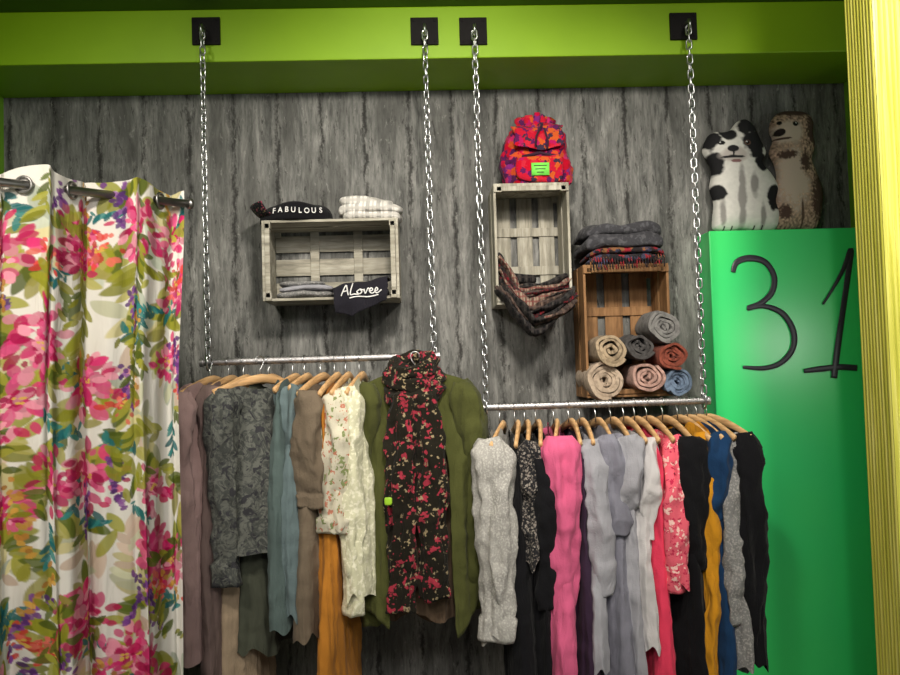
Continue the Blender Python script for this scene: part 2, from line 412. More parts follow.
rows=[ # rail,name,px,yaw,L,mat,kwargs
(0,"mauve_blouse",212,-16,.96,F_mauve,dict(sl=.76,th=.036,slr=.052,dy=-.03)),
(0,"mauve_brown_shirt",228,-12,1.14,f("mauve_brown_cotton",(.20,.14,.13)),dict(sl=.5,th=.026,sh=.17)),
(0,"beige_dress",243,-12,1.14,F_beige,dict(sl=0,th=.030,sh=.15,waist=.14,hem=.16)),
(0,"charcoal_paisley_jacket",265,-50,.62,F_char,dict(sl=.60,th=.045,slr=.060,cuff=True,sh=.165,waist=.16,hem=.17,dy=-.09)),
(0,"grey_green_tunic",268,-22,.96,F_dgreen,dict(sl=0,th=.03,sh=.14,waist=.15,hem=.17)),
(0,"teal_grey_shirt",292,-10,.86,F_teal,dict(sl=0,th=.028,sh=.16)),
(0,"slate_blue_shirt",304,-8,.82,F_slate,dict(sl=.3,th=.022,sh=.15,slr=.035)),
(0,"taupe_jacket",320,-12,.90,F_taupe,dict(sl=.34,th=.036,slr=.05,cuff=True)),
(0,"mustard_dress",334,-6,1.16,F_must,dict(sl=0,th=.024,hem=.25)),
(0,"cream_floral_blouse",345,-6,.56,F_crfl,dict(sl=.44,th=.030,slr=.05,cuff=True)),
(0,"cream_knit_cardigan",359,-6,.78,F_cream,dict(sl=.74,th=.028,slr=.042)),
(1,"light_grey_knit_cardigan",499,-12,.74,F_gknit,dict(sl=.60,th=.052,slr=.062,cuff=True)),
(1,"black_dress",514,-4,1.14,F_black,dict(sl=0,th=.03)),
(1,"black_print_blouse",524,-3,.50,F_blfl,dict(sl=.3,th=.016,slr=.03)),
(1,"black_tunic",535,-2,1.14,F_black,dict(sl=.5,th=.024,slr=.036)),
(1,"raspberry_pink_blouse",553,-7,.86,F_pink,dict(sl=.56,th=.046,slr=.062,hem=.24)),
(1,"plum_shirt",568,2,1.1,F_purp,dict(sl=0,th=.020)),
(1,"pale_grey_blouse",579,3,.86,F_lgr,dict(sl=.45,th=.024,slr=.038)),
(1,"lavender_grey_dress",595,5,.95,F_lav,dict(sl=.28,th=.034,slr=.045)),
(1,"pale_grey_dress",610,7,.90,F_lgr,dict(sl=.2,th=.026,slr=.04)),
(1,"off_white_shirt",623,8,.80,F_white,dict(sl=.3,th=.018,slr=.030)),
(1,"coral_pink_dress",634,9,1.14,F_coral,dict(sl=0,th=.026)),
(1,"pink_floral_blouse",646,11,.60,F_pinkfl,dict(sl=.5,th=.026,slr=.040)),
(1,"black_blouse",662,12,1.10,F_black,dict(sl=.4,th=.032,slr=.046)),
(1,"golden_mustard_dress",677,14,1.12,F_gold,dict(sl=.75,th=.016,slr=.026,hem=.15,cover=True)),
(1,"navy_blue_dress",687,16,1.14,F_navy,dict(sl=.3,th=.018,cover=True,slr=.034)),
(1,"grey_patterned_cardigan",696,19,.88,F_gpat,dict(sl=.6,th=.018,slr=.036)),
(1,"black_cardigan",706,25,.86,F_black,dict(sl=.72,th=.030,slr=.050)),
]
for i,(r,n,px,yaw,L,m,kw) in enumerate(rows):
    z=(zL if r==0 else zR)
    garment(n,at(px,z,r),yaw,L,m,seed=i+3,**kw)
def olive():
    x=P(415,355,YR).x
    e=garment("olive_cardigan_with_scarf",(x,YR-.0,zL),90,.84,F_olive,sh=.195,waist=.200,hem=.21,th=.055,sl=.76,slr=.068,gap=27,seed=77,fold=.016,scoop=.01,half=.155,tag=False,K=26,cover=True,splay=.012)
    e.location.y=YR-.055
    g=garment("inner",(0,0,0),90,.88,F_brown,sh=.13,waist=.14,hem=.15,th=.02,sl=0,seed=5,hanger=False,cover=False)
    g.parent=e; g.rotation_euler=(0,0,0); g.name="brown_blouse"
    sc=fabric("dark_floral_scarf",(.016,.014,.010),(.30,.03,.05),'floral',27,(.28,.22,.13),th=(.34,.25))
    mb=MB()
    for k,(rx,ry,z,tr,tl) in enumerate(((.062,.060,-.030,.028,.30),(.068,.066,-.070,.032,-.25),(.075,.072,-.112,.030,.15))):
        pts=[(rx*math.cos(t)-.005,ry*math.sin(t)-.012,z+tl*rx*math.cos(t)*.5+(.02 if math.sin(t)>0 else -.03)*abs(math.sin(t))) for t in np.linspace(0,2*math.pi,48,endpoint=False)]
        mb.tube(pts,[(tr*(1+.12*math.sin(i*.79+k)),tr*(1+.10*math.sin(i*.65+k*2))) for i in range(48)],28,closed=True,up=Vector((0,0,1)),nf=6,ph=k,na=.12,crumple=.012)
    for sx,w,zl,ph,yo in ((-.055,.033,-.84,.3,0),(.038,.042,-.80,1.9,0),(-.005,.030,-.55,3.1,.030),(-.075,.018,-.70,4.4,.02)):
        n=70;pts=[];rad=[]
        for i in range(n):
            t=i/(n-1)
            pts.append((sx*(.6+.4*smooth01(t*3))+.010*math.sin(3*t+ph)+(.014 if sx>0 else -.012)*t,-.104+.02*t-.012*math.sin(math.pi*t)+yo,-.13+(zl+.13)*t))
            ww=w*(.65+.35*smooth01(t*2.2)+.08*math.sin(5*t+ph)); rad.append((ww,.020))
        mb.tube(pts,rad,54,up=Vector((0,1,0)),nf=7,ph=ph,na=.12,crumple=.026,vert=True)
    mb.finish("floral_scarf",[sc],parent=e)
    mb=MB(); mb.slab((-.098,-.128,-.47),.026,.01,.026,e=.9,amp=0,n=16)
    mb.finish("round_lime_charm",[plain("lime_charm",(.30,.55,.03),.4)],parent=e)
olive()
# ---------------------------------------------------------------- crates
W_grey=wood("weathered_grey_wood",(.34,.32,.26),(.54,.52,.45),0)
W_brown=wood("natural_pine_wood",(.25,.13,.055),(.37,.21,.095),0)
def crate(name,cx,cz,W,H,D,mat,portrait=False,nb=3,gapf=.3,t=.011):
    e=empty(name,(cx,-.004,cz),(0,math.pi/2 if portrait else 0,0))
    mb=MB()
    for sx in(-1,1):
        x=sx*(W/2-t/2)
        for k in range(2):
            mb.box((x,-D*.27-k*D*.48,0),(t,D*.44,H))
        for y in (-.014,-D+.014):
            for sz in(-1,1):
                mb.box((sx*(W/2-t-.011),y,sz*(H/2-.016)),(.022,.026,.030))
        mb.box((sx*(W/2-t-.010),-D+.013,0),(.018,.024,H-.024))
    for sz in(-1,1):
        z=sz*(H/2-t/2+.001)
        for k in range(2):
            mb.box((0,-D*.25-k*D*.5,z),(W-.002,D*.42,t*.9))
    bh=(H-.02)/nb
    for k in range(nb):
        mb.box((0,-.006,-H/2+.01+bh*(k+.5)),(W-2*t-.001,.008,bh*(1-gapf)))
    for x in (-W*.17,W*.17): mb.box((x,-.0135,0),(.035,.007,H-.02))
    mb.finish("boards",[mat],smooth=False,parent=e,bevel=.0015)
    return e
YA=-.24
def mid(px,py,Y=YA): return P(px,py,Y)
cA=mid(330.5,259); crate("grey_wooden_crate",cA.x,cA.z,.505,.30,.24,W_grey)
cB=mid(533,243); crate("grey_wooden_crate",cB.x,cB.z,.455,.285,.24,W_grey,True)
cCc=mid(629,330); crate("pine_wooden_crate",cCc.x,cCc.z,.50,.325,.23,W_brown,True)
zAt=cA.z+.150; zAb=cA.z-.150+.012
def cap():
    x=mid(293,215).x; e=empty("black_cap",(x,-.15,zAt+.002)); e.scale=(1.12,1.1,1.30)
    mb=MB()
    def dome(u,v):
        th=2*math.pi*u; ph=v*math.pi/2
        r=math.cos(ph)**.45
        return Vector((.124*r*math.cos(th),.09*r*math.sin(th)*(1 if math.sin(th)<0 else .8),.055*math.sin(ph)**.8+.006*math.sin(3*th)*math.sin(2*ph)))
    mb.grid(dome,48,14,0,cu=True)
    mb.tube([(0,0,.055),(0,0,.060)],.008,10)
    def brim(u,v):
        a=(-.62+1.24*u)*math.pi/2
        r=.10+.060*v
        x_=-.03-r*1.0*math.cos(a)*.75; y_=r*.75*math.sin(a)-.01
        return Vector((x_,y_,.026+.030*v*v-.01*math.cos(a)))
    mb.grid(brim,24,8,1)
    o=mb.finish("crown_and_brim",[F_black,fabric("black_dotted_print",(.012,.012,.014),(.35,.06,.10),'floral',75,(.4,.3,.15),th=(.22,.2))],parent=e)
    s=o.modifiers.new("s",'SOLIDIFY'); s.thickness=.004
    wt=plain("white_print",(.7,.7,.7),.6)
    for i,ch in enumerate("FABULOUS"):
        t=(i-3.5)/3.5
        xx=.076*t+.014; yy=-.0925*math.sqrt(max(0,1-(xx/.128)**2))-.002
        text("letter_%d"%(i+1),ch,.023,(xx,yy,.024+.002*math.sin(i)),(math.pi/2-.25,0,math.atan2(xx*.55,.122)*.9),wt,e)
cap()
def cloth():
    x=mid(370,208).x; e=empty("folded_white_shirt",(x,-.13,zAt))
    mm=fabric("white_block_print",(.80,.78,.74),(.30,.30,.29),'plaid',8,(.50,.48,.45))
    mb=MB()
    mb.slab((.005,0,.018),.225,.19,.034,seed=1,amp=.014)
    mb.slab((-.004,.0,.046),.235,.18,.038,seed=2,amp=.018,rot=Matrix.Rotation(.05,3,'Z'),fn=lambda p:p+Vector((0,0,-.10*max(0,abs(p.x)-.08)+.004)))
    mb.slab((-.02,0,.074),.19,.16,.040,seed=3,amp=.020,rot=Matrix.Rotation(.12,3,'Y'))
    mb.finish("cloth",[mm],parent=e)
cloth()
def shelfA():
    x=mid(303,290).x; e=empty("folded_grey_shirts",(x,-.135,zAb))
    mb=MB(); mb.slab((0,0,.012),.21,.20,.024,seed=4,amp=.008); mb.slab((.005,-.004,.034),.20,.19,.022,seed=5,mat=1,amp=.008); mb.slab((-.01,0,.054),.17,.18,.018,seed=8,amp=.008)
    mb.finish("cloth",[F_gpat,F_lgr],parent=e)
    xb=mid(361,290).x; e=empty("folded_black_tshirt",(xb,0,zAb))
    mb=MB(); mb.slab((0,-.13,.016),.20,.20,.034,seed=6)
    def flap(u,v):
        w=.212*(1-.10*v)
        x_=(u-.5)*w
        drop=.030+.035*max(0,1-abs(u-.3)/.35)
        if v<.35: y=-.12-(.14)*(v/.35); z=.044-.003*math.cos(u*6)
        else:
            t=(v-.35)/.65; y=-.262-.008*math.sin(t*3); z=.044-t*(.055+drop)
        z+=.006*math.sin(7*u)+.12*(u-.5)*.3
        return Vector((x_,y,z))+noise.noise_vector(Vector((u*4,v*4,2)))*.008
    mb.grid(flap,30,30)
    o=mb.finish("cloth",[fabric("charcoal_tee",(.02,.019,.026))],parent=e)
    s=o.modifiers.new("s",'SOLIDIFY'); s.thickness=.005
    wi=plain("white_ink",(.75,.75,.75),.6)
    def pen(pts,w=.0022):
        pts=[Vector((a,-.2785,b)) for a,b in pts]; out=[]
        n=len(pts)
        for i in range(n-1):
            p0=pts[max(i-1,0)];p1=pts[i];p2=pts[i+1];p3=pts[min(i+2,n-1)]
            for k in range(6):
                t=k/6; out.append(.5*((2*p1)+(p2-p0)*t+(2*p0-5*p1+4*p2-p3)*t*t+(3*p1-p0-3*p2+p3)*t**3))
        out.append(pts[-1]); return out
    mb=MB(); ox,oz=.0,.012
    strokes=[[(-.070,-.016),(-.058,.012),(-.050,.022),(-.047,.004),(-.044,-.014)],[(-.062,.0),(-.044,.003)],
     [(-.026,.030),(-.034,.006),(-.036,-.012),(-.022,-.010),(-.006,-.012)],
     [(-.004,.006),(-.012,-.002),(-.004,-.010),(.006,-.002),(-.002,.007),(.012,.004)],
     [(.014,.008),(.018,-.009),(.028,.010),(.034,.005)],
     [(.034,-.002),(.046,.004),(.040,.011),(.033,.000),(.042,-.009),(.054,-.002)],
     [(.054,-.002),(.064,.005),(.059,.012),(.053,.000),(.061,-.008),(.078,.004)],
     [(-.040,-.024),(-.010,-.019),(.030,-.021),(.066,-.014)]]
    for s_ in strokes: mb.tube(pen([(a+ox,b+oz) for a,b in s_]),(.0024,.0016),6,up=Vector((0,1,0)))
    mb.finish("print",[wi],parent=e)
shelfA()
def backpack():
    zt=cB.z+.2275; x=mid(540,150).x; e=empty("patterned_backpack",(x,-.13,zt)); e.scale=(1.08,1,1.05)
    mm=fabric("red_pink_purple_patchwork",(.5,.01,.05),kind='patch',scale=46,pal=[(.42,.004,.02),(.50,.02,.12),(.08,.012,.07),(.52,.07,.02),(.45,.005,.04),(.18,.02,.16),(.52,.03,.08)])
    mm2=fabric("orange_red_patchwork",(.62,.05,.02),kind='patch',scale=54,pal=[(.45,.01,.03),(.52,.09,.02),(.38,.01,.09),(.10,.012,.08),(.50,.02,.04),(.45,.005,.02),(.04,.025,.05)])
    cord=fabric("dark_cord",(.05,.02,.04)); lab=plain("lime_label",(.20,.75,.10),.5)
    mb=MB()
    def bodyf(u,v):
        th=2*math.pi*u; z=.235*v
        w=.120*(1-.30*max(0,v-.3)**1.2); d=.078*(1-.3*v)
        k=.82+.18*(v/.08)**.5 if v<.08 else 1
        if v>.78: k*=math.sqrt(max(0,1-((v-.78)/.22)**2))*.9+.1*(1-(v-.78)/.22)
        c,s_=math.cos(th),math.sin(th)
        p=Vector((w*k*math.copysign(abs(c)**.8,c),d*k*math.copysign(abs(s_)**.75,s_),z))
        return p+noise.noise_vector(p*16)*.018+noise.noise_vector(p*40)*.008+Vector((0,0,.004))
    mb.grid(bodyf,72,44,cu=True)
    for k in range(13):
        a=k/12*2*math.pi; ca,sa=math.cos(a),math.sin(a)
        mb.tube([(.078*ca,.045*sa,.170),(.072*ca,.036*sa,.205),(.050*ca+.0,.02*sa,.232),(.056*ca+.002,.028*sa,.252),(.062*ca+.004,.034*sa,.264+.008*math.sin(3*a))],[(.020,.016),(.020,.016),(.014,.011),(.016,.010),(.012,.004)],10,0 if k%2 else 3,crumple=.008)
    mb.tube([(.058*math.cos(a),.030*math.sin(a),.232) for a in np.linspace(0,6.28,24,endpoint=False)],.004,6,1,closed=True,up=Vector((0,0,1)))
    def flap(u,v):
        a=math.pi*(u); x_=-.088*math.cos(a); 
        y=-.03-.062*math.sin(v*math.pi/2); z=.222+.012*math.sin(a)-.105*v**1.8*(.6+.4*math.sin(a))
        return Vector((x_,y,z))+noise.noise_vector(Vector((u*4,v*3,5)))*.014
    mb.grid(flap,30,18,3)
    mb.slab((0,-.080,.055),.165,.035,.095,seed=9,e=.5,amp=.010,mat=3)
    mb.tube([(-.06,-.084,.10),(0,-.104,.108),(.06,-.084,.10)],(.006,.006),8,1)
    mb.tube([(-.10,.0,.02),(-.124,-.01,.08),(-.105,-.01,.16),(-.07,.0,.215)],(.014,.005),8,1)
    mb.tube([(.02,-.095,.20),(.03,-.104,.15),(.025,-.109,.12)],(.0035,.0035),6,1)
    mb.tube([(.012,-.09,.215),(-.01,-.102,.17),(-.015,-.107,.13)],(.0035,.0035),6,1)
    mb.box((.0,-.104,.050),(.062,.003,.045),2)
    for k in range(3): mb.box((.0,-.1062,.062-k*.012),(.045-.01*k,.001,.003),1)
    mb.finish("bag",[mm,cord,lab,mm2],parent=e)
backpack()
def plaid():
    zb=cB.z-.2275+.012; e=empty("folded_plaid_scarf",(cB.x,0,zb))
    m1=fabric("brown_plaid",(.035,.022,.018),(.15,.10,.075),'plaid',12,(.07,.05,.045))
    m2=fabric("tan_plaid",(.30,.235,.18),(.04,.025,.02),'plaid',13,(.16,.05,.045))
    m3=fabric("black_plaid",(.008,.008,.009),(.06,.055,.05),'plaid',12,(.03,.025,.025))
    m4=fabric("red_black_weave",(.15,.012,.018),(.012,.01,.012),'plaid',14,(.02,.015,.015))
    mats=[m1,m2,m3,m4]; mb=MB(); K=13
    mb.slab((0,-.13,.018),.235,.20,.034,2,seed=2); mb.slab((0,-.13,.052),.225,.19,.034,0,seed=3); mb.slab((-.05,-.13,.088),.13,.18,.04,2,seed=6)
    order=(2,0,1,2,3,2,0,1,2,3,0,1,2)
    rr=random.Random(9)
    for k in range(K):
        q=k/(K-1); j1=rr.uniform(-.006,.006); j2=rr.uniform(-.3,.3); j3=rr.uniform(-.012,.012)
        zl=.02+.165*q**.9; zm=-.115+.165*q+j1; zr=-.020+.105*q; xm=-.008-.050*q+j3
        n=50; pts=[];rad=[]
        for i in range(n):
            t=i/(n-1); x_=-.130+.266*t
            tm=(xm+.132)/.268
            if t<tm: z=zm+(zl-zm)*abs((tm-t)/tm)**(1.25+j2)
            else: z=zm+(zr-zm)*abs((t-tm)/(1-tm))**(1.35-j2)
            z+=.005*math.sin(t*9+k*2)
            dep=smooth01((.05-z)/.06)
            y=-.185-.085*dep-.010*math.sin(t*7+k*1.9)-.012*(k%2)
            pts.append((x_,y,z)); w=1-.3*(2*abs(t-.5))**3
            rad.append((.0125*w*(1+.35*math.sin(t*6+k*1.7)),.048*w))
        mb.tube(pts,rad,30,order[k],up=Vector((0,1,0)),nf=3,ph=k,na=.12,crumple=.013)
    mb.finish("folds",mats,parent=e)
plaid()
def stack():
    zt=cCc.z+.25; x=mid(626,250).x; e=empty("folded_knit_scarves",(x,-.13,zt+.002),(0,-.03,0))
    g=fabric("dark_grey_knit",(.050,.050,.057),(.085,.085,.095),'speck',60)
    pt=fabric("multicolour_weave",(.05,.035,.04),kind='patch',scale=60,pal=[(.02,.018,.02),(.25,.02,.03),(.05,.05,.09),(.03,.02,.02),(.20,.09,.04),(.015,.015,.02)])
    mb=MB()
    dr=lambda p:p+Vector((0,0,-.9*max(0,abs(p.x)-.10)**1.2*.7))
    mb.slab((0,-.01,.018),.29,.22,.034,1,seed=11,fn=dr,amp=.012); mb.slab((.004,-.014,.046),.30,.225,.028,1,seed=12,fn=dr,amp=.012)
    mb.slab((-.002,-.018,.086),.32,.235,.058,0,seed=13,fn=dr,amp=.016); mb.slab((-.004,-.012,.130),.305,.22,.052,0,seed=14,fn=dr,amp=.018)
    for i in range(28):
        xx=-.140+i*.0103; mb.tube([(xx,-.124,.024),(xx,-.132,.004),(xx+random.uniform(-.004,.004),-.131,-.024)],(.0028,.0028),5,1)
    mb.finish("cloth",[g,pt],parent=e)
stack()
def rolls():
    data=[((606,381),.072,(.48,.38,.29),'cream'),((648,377),.060,(.52,.33,.28),'pink'),((679,382),.054,(.17,.23,.33),'blue'),
          ((612,350),.064,(.40,.31,.21),'sand'),((641,346),.058,(.085,.08,.08),'charcoal'),((674,356),.055,(.27,.075,.05),'rust'),((666,326),.064,(.24,.235,.23),'grey')]
    e=empty("rolled_scarves",(0,0,0))
    for k,((px,py),r,c,nm) in enumerate(data):
        m_=fabric(nm+"_scarf",c,[x*.6 for x in c],'speck',50)
        yf=-.275-.008*(k%3)
        q=P(px,py,yf); zc=q.z
        mb=MB(); rnd=random.Random(k); turns=rnd.uniform(3.2,4.6); el=rnd.uniform(.84,1.0); ph=rnd.uniform(0,6)
        def sp(u,v,ph=ph):
            th=u*turns*2*math.pi; rr=.006+(r-.010)*u**.85
            rr*=1+.07*math.sin(2*th+ph)*u+.03*math.sin(5*th)
            y=yf+.018*math.sin(th*1.0+ph)*.6+(.020*(1-u))+v*.20+.006*math.sin(3*th)
            return Vector((q.x+rr*math.cos(th+ph),y,zc+rr*el*math.sin(th+ph)))+noise.noise_vector(Vector((u*14,v*3,k)))*.008
        mb.grid(sp,180,8)
        o=mb.finish(nm+"_roll",[m_],parent=e); s=o.modifiers.new("s",'SOLIDIFY'); s.thickness=r*.17; s.offset=0
        s2=o.modifiers.new("b",'BEVEL'); s2.width=.002; s2.segments=2; s2.limit_method='ANGLE'
        s2.angle_limit=1.0
rolls()
# ---------------------------------------------------------------- dog cushions
def cushion(name,outline,T,paint,relief,Yc):
    pts=[P(a,b_,Yc) for a,b_ in outline]; n=len(pts); dense=[];
    for i in range(n):
        p0,p1,p2,p3=pts[(i-1)%n],pts[i],pts[(i+1)%n],pts[(i+2)%n]
        for k in range(8):
            t=k/8; q=.5*((2*p1)+(p2-p0)*t+(2*p0-5*p1+4*p2-p3)*t*t+(3*p1-p0-3*p2+p3)*t**3)
            dense.append((q.x,q.z))
    dn=np.array(dense); zmin=dn[:,1].min()
    dn[:,1]+=ZCAB+.003-zmin
    dense=[tuple(x) for x in dn]
    x0,z0=dn.min(0);x1,z1=dn.max(0); st=.0028
    gx,gz=np.meshgrid(np.arange(x0,x1,st),np.arange(z0,z1,st)); g=np.stack([gx.ravel(),gz.ravel()],1)
    ins=np.zeros(len(g),bool); a=dn;b=np.roll(dn,-1,0)
    for p,q in zip(a,b):
        c=((p[1]>g[:,1])!=(q[1]>g[:,1]))
        with np.errstate(divide='ignore',invalid='ignore'):
            xx=(q[0]-p[0])*(g[:,1]-p[1])/(q[1]-p[1]+1e-12)+p[0]
        ins^=c&(g[:,0]<xx)
    def dist(g):
        d=np.full(len(g),9.)
        for p,q in zip(a,b):
            e=q-p; t=np.clip(((g-p)@e)/(e@e+1e-12),0,1); d=np.minimum(d,np.linalg.norm(g-(p+t[:,None]*e),axis=1))
        return d
    g=g[ins]; d=dist(g); g=g[d>.0022]
    allp=[Vector(x) for x in dense]+[Vector(x) for x in g]
    ed=[(i,(i+1)%len(dense)) for i in range(len(dense))]
    vo,eo,fo,_,_,_=delaunay_2d_cdt(allp,ed,[],1,1e-6)
    V=np.array([tuple(v) for v in vo]); d=dist(V); Dm=.075
    k=1-np.clip(d/Dm,0,1); h=T*np.sqrt(np.clip(1-k*k,0,1))
    fr=h.copy()
    U=(V[:,0]-x0)/(x1-x0); W=(V[:,1]-z0)/(z1-z0)
    for cx,cz,rx,rz,am in relief:
        fr+=am*np.exp(-((U-cx)/rx)**2-((W-cz)/rz)**2)*(np.clip(d/.01,0,1))
    nV=len(V)
    vs=[(V[i,0],Yc-fr[i],V[i,1]) for i in range(nV)]+[(V[i,0],Yc+h[i]*.8,V[i,1]) for i in range(nV)]
    fs=[tuple(f) for f in fo]+[tuple(i+nV for i in f[::-1]) for f in fo]
    mb=MB(); mb.add(vs,fs)
    col=np.ones((2*nV,4)); c=paint(U,W); col[:nV,:3]=c; col[nV:,:3]=c
    m,N,L,b=newmat(name+"_print",.85,.15); at_=N.new("ShaderNodeAttribute"); at_.attribute_name="Col"; L.new(at_.outputs["Color"],b.inputs["Base Color"])
    bump(N,L,b,nz(N,L,tex(N,L),120,3),.25,.003)
    mb.finish(name,[m],colors=col)
def fbm(U,W,s,seed): return np.array([noise.fractal(Vector((u*s,w*s*1.8,seed)),1.0,2.0,4) for u,w in zip(U,W)])
def blob(c,U,W,cx,cz,rx,rz,colr,nzv=0,soft=.12,ang=0):
    dx=U-cx;dz=W-cz; ca,sa=math.cos(ang),math.sin(ang); u=dx*ca+dz*sa; w=-dx*sa+dz*ca
    d=np.sqrt((u/rx)**2+(w/rz)**2)+nzv
    a=np.clip((1-d)/soft+.5,0,1)[:,None]; return c*(1-a)+np.array(colr)*a
def paint1(U,W):
    n=fbm(U,W,5,1.3)*.45; n2=fbm(U,W,16,4.)*.5
    c=np.ones((len(U),3))*np.array((.66,.65,.62))*(1+.18*n2[:,None])
    K=(.018,.018,.020); G=(.28,.27,.26)
    c=blob(c,U,W,.45,.30,.05,.24,G,n,.5); c=blob(c,U,W,.72,.12,.04,.12,G,n,.5); c=blob(c,U,W,.2,.15,.04,.12,G,n,.5); c=blob(c,U,W,.62,.42,.05,.10,G,n,.5)
    c=blob(c,U,W,.12,.58,.14,.09,K,n,.25); c=blob(c,U,W,.08,.80,.12,.09,K,n,.2)
    c=blob(c,U,W,.66,.77,.17,.12,K,n,.2); c=blob(c,U,W,.60,.93,.14,.09,K,n,.2); c=blob(c,U,W,.30,.86,.10,.05,K,n,.25)
    c=blob(c,U,W,.80,.60,.14,.07,K,n,.2); c=blob(c,U,W,.90,.30,.12,.12,K,n,.2); c=blob(c,U,W,.14,.34,.10,.06,K,n,.2)
    c=blob(c,U,W,.36,.66,.17,.065,(.46,.42,.40),n*.4,.4)
    c=blob(c,U,W,.34,.71,.075,.030,K,0)
    c=blob(c,U,W,.34,.640,.15,.012,K,n*.4); c=blob(c,U,W,.34,.67,.014,.03,K,0); c=blob(c,U,W,.38,.605,.07,.014,(.22,.12,.12),n*.3)
    c=blob(c,U,W,.20,.765,.045,.020,(.01,.01,.01),0); c=blob(c,U,W,.54,.762,.045,.021,(.12,.07,.05),0); c=blob(c,U,W,.54,.764,.028,.015,(.0,.0,.0),0)
    c=blob(c,U,W,.185,.770,.010,.006,(.6,.6,.6),0); c=blob(c,U,W,.53,.769,.010,.006,(.6,.6,.6),0)
    for x in(.22,.32,.62,.72): c=blob(c,U,W,x,.025,.010,.025,K,0)
    return np.clip(c,0,1)
def paint2(U,W):
    n=fbm(U,W,5,7.3)*.4; n2=fbm(U,W,24,9.)*1.6
    c=np.ones((len(U),3))*np.array((.34,.24,.18))*(1+.75*n2[:,None])
    DK=(.08,.05,.04); LT=(.52,.43,.36)
    c=blob(c,U,W,.35,.40,.26,.24,LT,n+n2*.35,.5); c=blob(c,U,W,.30,.80,.26,.09,LT,n*.5,.4)
    c=blob(c,U,W,.80,.80,.17,.13,DK,n+n2*.2,.35); c=blob(c,U,W,.45,.97,.3,.03,DK,n,.4); c=blob(c,U,W,.85,.25,.14,.2,DK,n+n2*.3,.6)
    c=blob(c,U,W,.62,.55,.10,.09,DK,n+n2*.3,.5); c=blob(c,U,W,.2,.15,.1,.06,DK,n+n2*.3,.5); c=blob(c,U,W,.25,.62,.14,.03,DK,n+n2*.3,.5)
    c=blob(c,U,W,.14,.80,.085,.030,(.02,.015,.015),0); c=blob(c,U,W,.42,.865,.055,.021,(.01,.01,.01),0); c=blob(c,U,W,.14,.880,.042,.018,(.01,.01,.01),0)
    c=blob(c,U,W,.43,.871,.012,.006,(.6,.6,.6),0); c=blob(c,U,W,.20,.750,.15,.009,DK,0)
    c=blob(c,U,W,.50,.12,.025,.14,DK,n,.5)
    return np.clip(c,0,1)
o1=[(706,135),(702,148),(708,159),(711,170),(709,185),(713,200),(712,215),(713,226),(728,228),(742,226),(758,228),(774,226),(779,212),(775,198),(777,183),(770,170),(762,160),(765,149),(759,136),(753,123),(744,116),(736,119),(729,127),(721,129),(713,129)]
o2=[(771,117),(780,109),(794,108),(805,110),(812,119),(812,132),(814,143),(811,156),(816,170),(822,187),(821,205),(818,220),(811,227),(795,226),(778,227),(772,215),(774,195),(776,175),(774,162),(769,150),(772,138),(769,128)]
cushion("dog_shaped_cushion",o1,.050,paint1,[(.36,.67,.15,.07,.010),(.4,.76,.35,.13,.006)],-.064)
cushion("dog_shaped_cushion",o2,.046,paint2,[(.2,.80,.2,.06,.010),(.4,.86,.4,.1,.005)],-.062)
